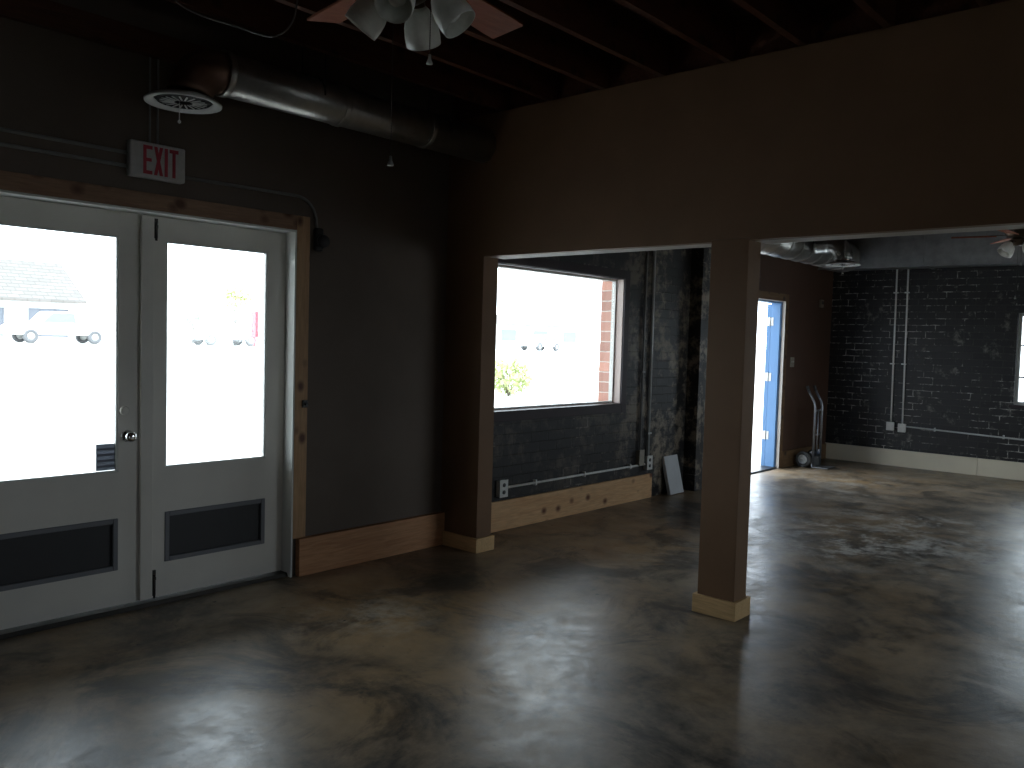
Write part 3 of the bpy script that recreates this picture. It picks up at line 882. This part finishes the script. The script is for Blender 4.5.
# ---- outlets and conduits on the far wall
r90 = -PI / 2       # local -y faces -x
outlet('outlet_box', (X2, -.83, .455), r90, .085, .10, .04, 'white_plastic', 'left white outlet box on the far brick wall', sockets=0)
outlet('outlet_box', (X2, -.97, .445), r90, .085, .10, .04, 'white_plastic', 'right white outlet box on the far brick wall', sockets=0)
conduit('conduit', [(X2 - .018, -.83, .56), (X2 - .018, -.808, 2.9)], .011, 'white_conduit', 'left upright white conduit on the far brick wall', [((X2 - .018, -.812, 1.3), 'Z'), ((X2 - .018, -.81, 2.2), 'Z')])
conduit('conduit', [(X2 - .018, -.97, .55), (X2 - .018, -.940, 2.9)], .011, 'white_conduit', 'right upright white conduit on the far brick wall', [((X2 - .018, -.949, 1.3), 'Z'), ((X2 - .018, -.944, 2.2), 'Z')])
conduit('conduit', [(X2 - .018, -1.018, .515), (X2 - .018, -2.3, .475), (X2 - .018, -5.5, .47)], .010, 'grey_conduit', 'level grey conduit running right along the far brick wall', [((X2 - .018, -1.35, .503), 'Y'), ((X2 - .018, -2.1, .485), 'Y')])

# ---- switches on the panelled wall
def plate(loc, wd, ht, label, toggles=1):
    o = thing('light_switch', label, 'switch', loc)
    bm = B(); box(bm, (-wd / 2, -.007, -ht / 2), (wd / 2, -.0005, ht / 2)); obj('cover_plate', bm, 'box_tan', o, .002)
    for k in range(toggles):
        x = (k - (toggles - 1) / 2) * .045
        bm = B(); box(bm, (x - .005, -.016, -.004), (x + .005, -.0072, .014)); obj('toggle', bm, 'white_plastic', o, .001)
    return o
plate((9.98, 0, 1.29), .115, .12, 'double light switch plate right of the blue door', 2)
kb = thing('wall_box', 'small pale box high on the panelled wall in the far corner', 'box', (10.79, 0, 2.05))
bm = B(); box(bm, (-.045, -.03, -.05), (.045, -.0005, .05)); obj('housing', bm, 'box_tan', kb, .006)
bm = B(); box(bm, (-.03, -.033, -.01), (.03, -.0302, .03)); obj('dial_window', bm, 'rubber', kb)

# ---- leaning board
lean = thing('leaning_board', 'grey rectangular board leaning against the brick wall by the pine baseboard end', 'board', (7.035, -.115, 0.0))
a = math.radians(14)
mt = Matrix.Rotation(-a, 4, 'X')
bm = B(); box(bm, (0, 0, .010), (.25, .035, .385), mt); obj('panel', bm, 'board', lean, .002)
# ---- hand truck
ht = thing('hand_truck', 'grey two-wheeled hand truck standing in the far corner by the blue door', 'hand truck', (10.15, -.25, 0))
def bend(x):
    return [(x, 0, .02), (x, 0, .74), (x, .012, .80), (x, .045, .86), (x, .075, .91), (x, .09, .945)]
for x in (0, .22):
    bm = B(); tube(bm, bend(x), .016, 14); obj('rail', bm, 'dolly', ht)
    bm = B(); tube(bm, [(x, .086, .935), (x, .112, 1.0)], .019, 14); obj('grip', bm, 'rubber', ht)
bm = B()
for z in (.12, .40, .70):
    tube(bm, [(0, 0, z), (.22, 0, z)], .011, 10)
tube(bm, [(.11, 0, .12), (.11, 0, .70)], .010, 10)
obj('crossbar', bm, 'dolly', ht)
bm = B(); box(bm, (-.02, -.20, .003), (.24, .015, .011)); box(bm, (-.02, -.002, .011), (.24, .015, .12)); obj('toe_plate', bm, 'dolly', ht, .002)
bm = B(); tube(bm, [(-.08, .10, .095), (.30, .10, .095)], .010, 12); obj('axle', bm, 'dark_metal', ht)
for x in (.02, .20):
    bm = B(); prism(bm, [(.0, .05), (.0, .22), (.125, .105), (.105, .075)], x - .004, x + .004, 'YZ')
    obj('axle_bracket', bm, 'dolly', ht)
for x in (-.055, .275):
    mt = Matrix.Translation((x, .10, .095)) @ Matrix.Rotation(PI / 2, 4, 'Y')
    bm = B(); lathe(bm, [(.058, -.022), (.085, -.024), (.095, -.012), (.095, .012), (.085, .024), (.058, .022)], 36, mt, close=True)
    wh = obj('wheel', bm, 'rubber', ht)
    bm = B(); lathe(bm, [(0, -.026), (.018, -.026), (.022, -.018), (.045, -.014), (.059, -.02), (.059, .02), (.045, .014), (.022, .018), (.018, .026), (0, .026)], 30, mt)
    tag(obj('wheel_hub', bm, 'hub', wh), 'pale wheel hub')

# ================================================================ outside
bm = B()
prof = [(.36, -.10), (3, -.06), (14, .0), (40, .62), (75, .72), (320, .8)]
xs = [-120, -40, 0, 12, 24, 60, 260]
grid = [[bm.verts.new((x, y, z)) for y, z in prof] for x in xs]
for a_, b_ in zip(grid, grid[1:]):
    for k in range(len(prof) - 1):
        bm.faces.new((a_[k], b_[k], b_[k + 1], a_[k + 1]))
struct('ground', bm, 'concrete_out', 'pale pavement and street outside the windows', 'ground')
bm = B(); box(bm, (-2.0, .2505, 2.72), (8.3, 1.9, 2.88))  # added out of view to block high sky light at the doors and window
struct('canopy', bm, 'soffit', 'unseen flat canopy added outside to keep direct sky off the floor', 'canopy')
def gz(y):
    for (y0, z0), (y1, z1) in zip(prof, prof[1:]):
        if y0 <= y <= y1:
            return z0 + (z1 - z0) * (y - y0) / (y1 - y0)
    return .8
bm = B()
box(bm, (14.002, -120, -.3), (300, .34, -.08))
struct('ground_side', bm, 'concrete_out', 'pale paving outside the far end window', 'ground')

bm = B(); box(bm, (-80, -120, -.3), (14, YB - .3, -.08))
struct('ground_back', bm, 'concrete_out', 'pale paving outside the added back wall windows', 'ground')

# building across the street
bld = thing('building', 'white building with grey shingled roof across the street', 'building', (8.5, 70, gz(70) - .25))
bm = B()
H0 = 3.3
W = 19.9
ops = [(3.0, 6.2, 2.5), (7.4, 10.3, 2.5), (11.2, 14.3, 2.5), (16.0, 19.1, 2.55)]
x = 0
for (a0, a1, hh) in ops:
    box(bm, (x, 0, 0), (a0, .3, H0)); box(bm, (a0, 0, hh), (a1, .3, H0)); x = a1
box(bm, (x, 0, 0), (W, .3, H0)); box(bm, (0, .3, 0), (.3, 10, H0)); box(bm, (W - .3, .3, 0), (W, 10, H0)); box(bm, (.3, 9.7, 0), (W - .3, 10, H0))
obj('wall', bm, 'stucco', bld)
bm = B()
prism(bm, [(-.6, H0 - .25), (5, H0 + 3.1), (10.6, H0 - .25), (10.6, H0 - .05), (5, H0 + 3.35), (-.6, H0 - .05)], -.5, W + .4, 'YZ')
obj('roof', bm, 'shingles', bld)
bm = B(); prism(bm, [(0, H0), (10, H0), (5, H0 + 2.9)], W - .28, W - .02, 'YZ'); prism(bm, [(0, H0), (10, H0), (5, H0 + 2.9)], .02, .28, 'YZ')
obj('gable', bm, 'stucco', bld)
for (a0, a1, hh) in ops:
    bm = B(); box(bm, (a0, .18, 0), (a1, .24, hh))
    for k in range(1, 4):
        box(bm, (a0, .165, hh * k / 4 - .02), (a1, .18, hh * k / 4 + .02))
    for k in range(1, 3):
        box(bm, (a0 + (a1 - a0) * k / 3 - .04, .15, 0), (a0 + (a1 - a0) * k / 3 + .04, .18, hh))
    obj('garage_door', bm, 'garage', bld)

# vehicles
def vehicle(name, label, loc, rotz, kind, paint, scale=1.0):
    """side outline in x,z, nose towards -x"""
    o = thing(name, label, 'vehicle', loc, rotz)
    s = scale
    if kind == 'pickup':
        out = [(0, .42), (.03, .80), (.18, .95), (1.35, 1.05), (1.95, 1.68), (3.15, 1.70), (3.35, 1.08), (5.1, 1.06), (5.15, .45)]
        glass = [(1.52, 1.10), (2.02, 1.60), (3.05, 1.60), (3.18, 1.10)]
        wheels = (.95, 4.15); L = 5.15
    else:
        out = [(0, .35), (.02, .65), (.20, .80), (1.15, .92), (1.85, 1.40), (3.2, 1.42), (3.95, .98), (4.45, .92), (4.5, .38)]
        glass = [(1.35, .95), (1.92, 1.33), (3.12, 1.35), (3.7, .98)]
        wheels = (.85, 3.6); L = 4.5
    bm = B(); prism(bm, [(a * s, b * s) for a, b in out], 0, 1.8 * s); obj('body', bm, paint, o, .06, 3)
    bm = B(); prism(bm, [(a * s, b * s) for a, b in glass], -.012, 1.8 * s + .012); obj('side_window', bm, 'car_glass', o)
    for x in wheels:
        for y in (.10, 1.70):
            bm = B(); mt = Matrix.Translation((x * s, y * s, .36 * s)) @ Matrix.Rotation(PI / 2, 4, 'X')
            lathe(bm, [(.20 * s, -.13), (.33 * s, -.13), (.36 * s, -.09), (.36 * s, .09), (.33 * s, .13), (.20 * s, .13)], 26, mt, close=True)
            wh = obj('wheel', bm, 'tyre', o)
            bm = B(); lathe(bm, [(0, -.11), (.201 * s, -.12), (.201 * s, .12), (0, .11)], 22, mt); obj('rim', bm, 'hub', wh)
    bm = B(); box(bm, (-.08, .1, .40 * s), (-.002, 1.7 * s, .58 * s)); box(bm, (L * s + .002, .1, .42 * s), (L * s + .09, 1.7 * s, .58 * s)); obj('bumper', bm, 'car_silver', o, .02)
    return o
vehicle('pickup_truck', 'white pickup truck parked across the street seen through the left door', (14.85, 43.2, gz(44)), 0, 'pickup', 'car_white')
vehicle('car', 'silver car parked far off at the left of the picture window', (44.5, 60.0, gz(60)), 0, 'car', 'car_silver')
vehicle('car', 'silver car parked beside the red post seen through the right door', (25.4, 44, gz(44)), 0, 'car', 'car_silver')
vehicle('car', 'pale car parked across the lot in the middle of the picture window', (56.0, 43.0, gz(43)), .1, 'car', 'car_silver')

sp_ = thing('sign_post', 'red sign post standing in the lot seen through the right door', 'sign', (28.25, 42.4, gz(42.4)))
bm = B(); box(bm, (-.2, -.1, .6), (.2, .1, 2.2)); obj('panel', bm, 'red_post', sp_, .02)
bm = B(); tube(bm, [(0, 0, 0), (0, 0, .62)], .07, 12); obj('post', bm, 'red_post', sp_)

def tree(name, label, loc, h, r, mat, seed, cat='tree'):
    rr = random.Random(seed)
    o = thing(name, label, cat, loc)
    bm = B()
    if h > 1.5:
        tube(bm, [(0, 0, 0), (.05, .02, h * .3), (0, .05, h * .6)], [.14, .10, .05], 10)
        for k in range(5):
            a = k * 1.3
            tube(bm, [(.03, .02, h * .35), (r * .5 * math.cos(a), r * .5 * math.sin(a), h * .65)], [.05, .02], 8)
    else:
        for k in range(5):
            a = k * 1.3
            tube(bm, [(0, 0, 0), (r * .5 * math.cos(a), r * .5 * math.sin(a), h * .6)], [.02, .01], 6)
    obj('trunk' if h > 1.5 else 'stem', bm, 'bark', o)
    bm = B()
    for k in range(420):
        d = Vector((rr.gauss(0, 1), rr.gauss(0, 1), rr.gauss(0, 1))).normalized() * r * rr.uniform(.45, 1.0)
        c = Vector((d.x, d.y, h - r * .85 + d.z * .85)); c.z = max(c.z, .05)
        q = Vector((rr.gauss(0, 1), rr.gauss(0, 1), rr.gauss(0, 1))).normalized()
        p = q.orthogonal().normalized(); q2 = q.cross(p)
        s = r * rr.uniform(.10, .2)
        bm.faces.new([bm.verts.new(c + p * s), bm.verts.new(c + q2 * s * .5), bm.verts.new(c - p * s), bm.verts.new(c - q2 * s * .5)])
    obj('foliage', bm, mat, o)
    return o
tree('tree', 'yellow green tree in the lot seen through the right door', (29.0, 46.0, gz(46)), 3.9, 1.0, 'leaf', 3)
tree('tree', 'small dark green tree far off left in the right door pane', (28.6, 50.9, gz(51)), 2.2, .6, 'leaf_dark', 4)
tree('shrub', 'low yellow green shrub outside low in the picture window', (16.6, 10.6, gz(10.6)), 1.05, .62, 'leaf', 5, 'shrub')
tree('shrub', 'taller green shrub outside beside the brick window reveal', (17.2, 7.4, gz(7.4)), 1.35, .6, 'leaf_dark', 6, 'shrub')
tree('tree', 'distant green tree seen at the left of the picture window', (46.0, 44.0, gz(44)), 3.6, 1.5, 'leaf_dark', 8)
b2 = thing('shed', 'low pale building far across the lot seen through the picture window', 'building', (60, 52, gz(52)))
bm = B(); box(bm, (0, 0, 0), (16, 8, 2.4)); obj('wall', bm, 'stucco', b2)
bm = B(); prism(bm, [(-.5, 2.4), (4, 3.5), (8.5, 2.4)], -.4, 16.4, 'YZ'); obj('roof', bm, 'shingles', b2)
for k in range(3):
    bm = B(); box(bm, (1.5 + k * 5, -.04, .8), (3.7 + k * 5, -.002, 1.9)); obj('window', bm, 'car_glass', b2)
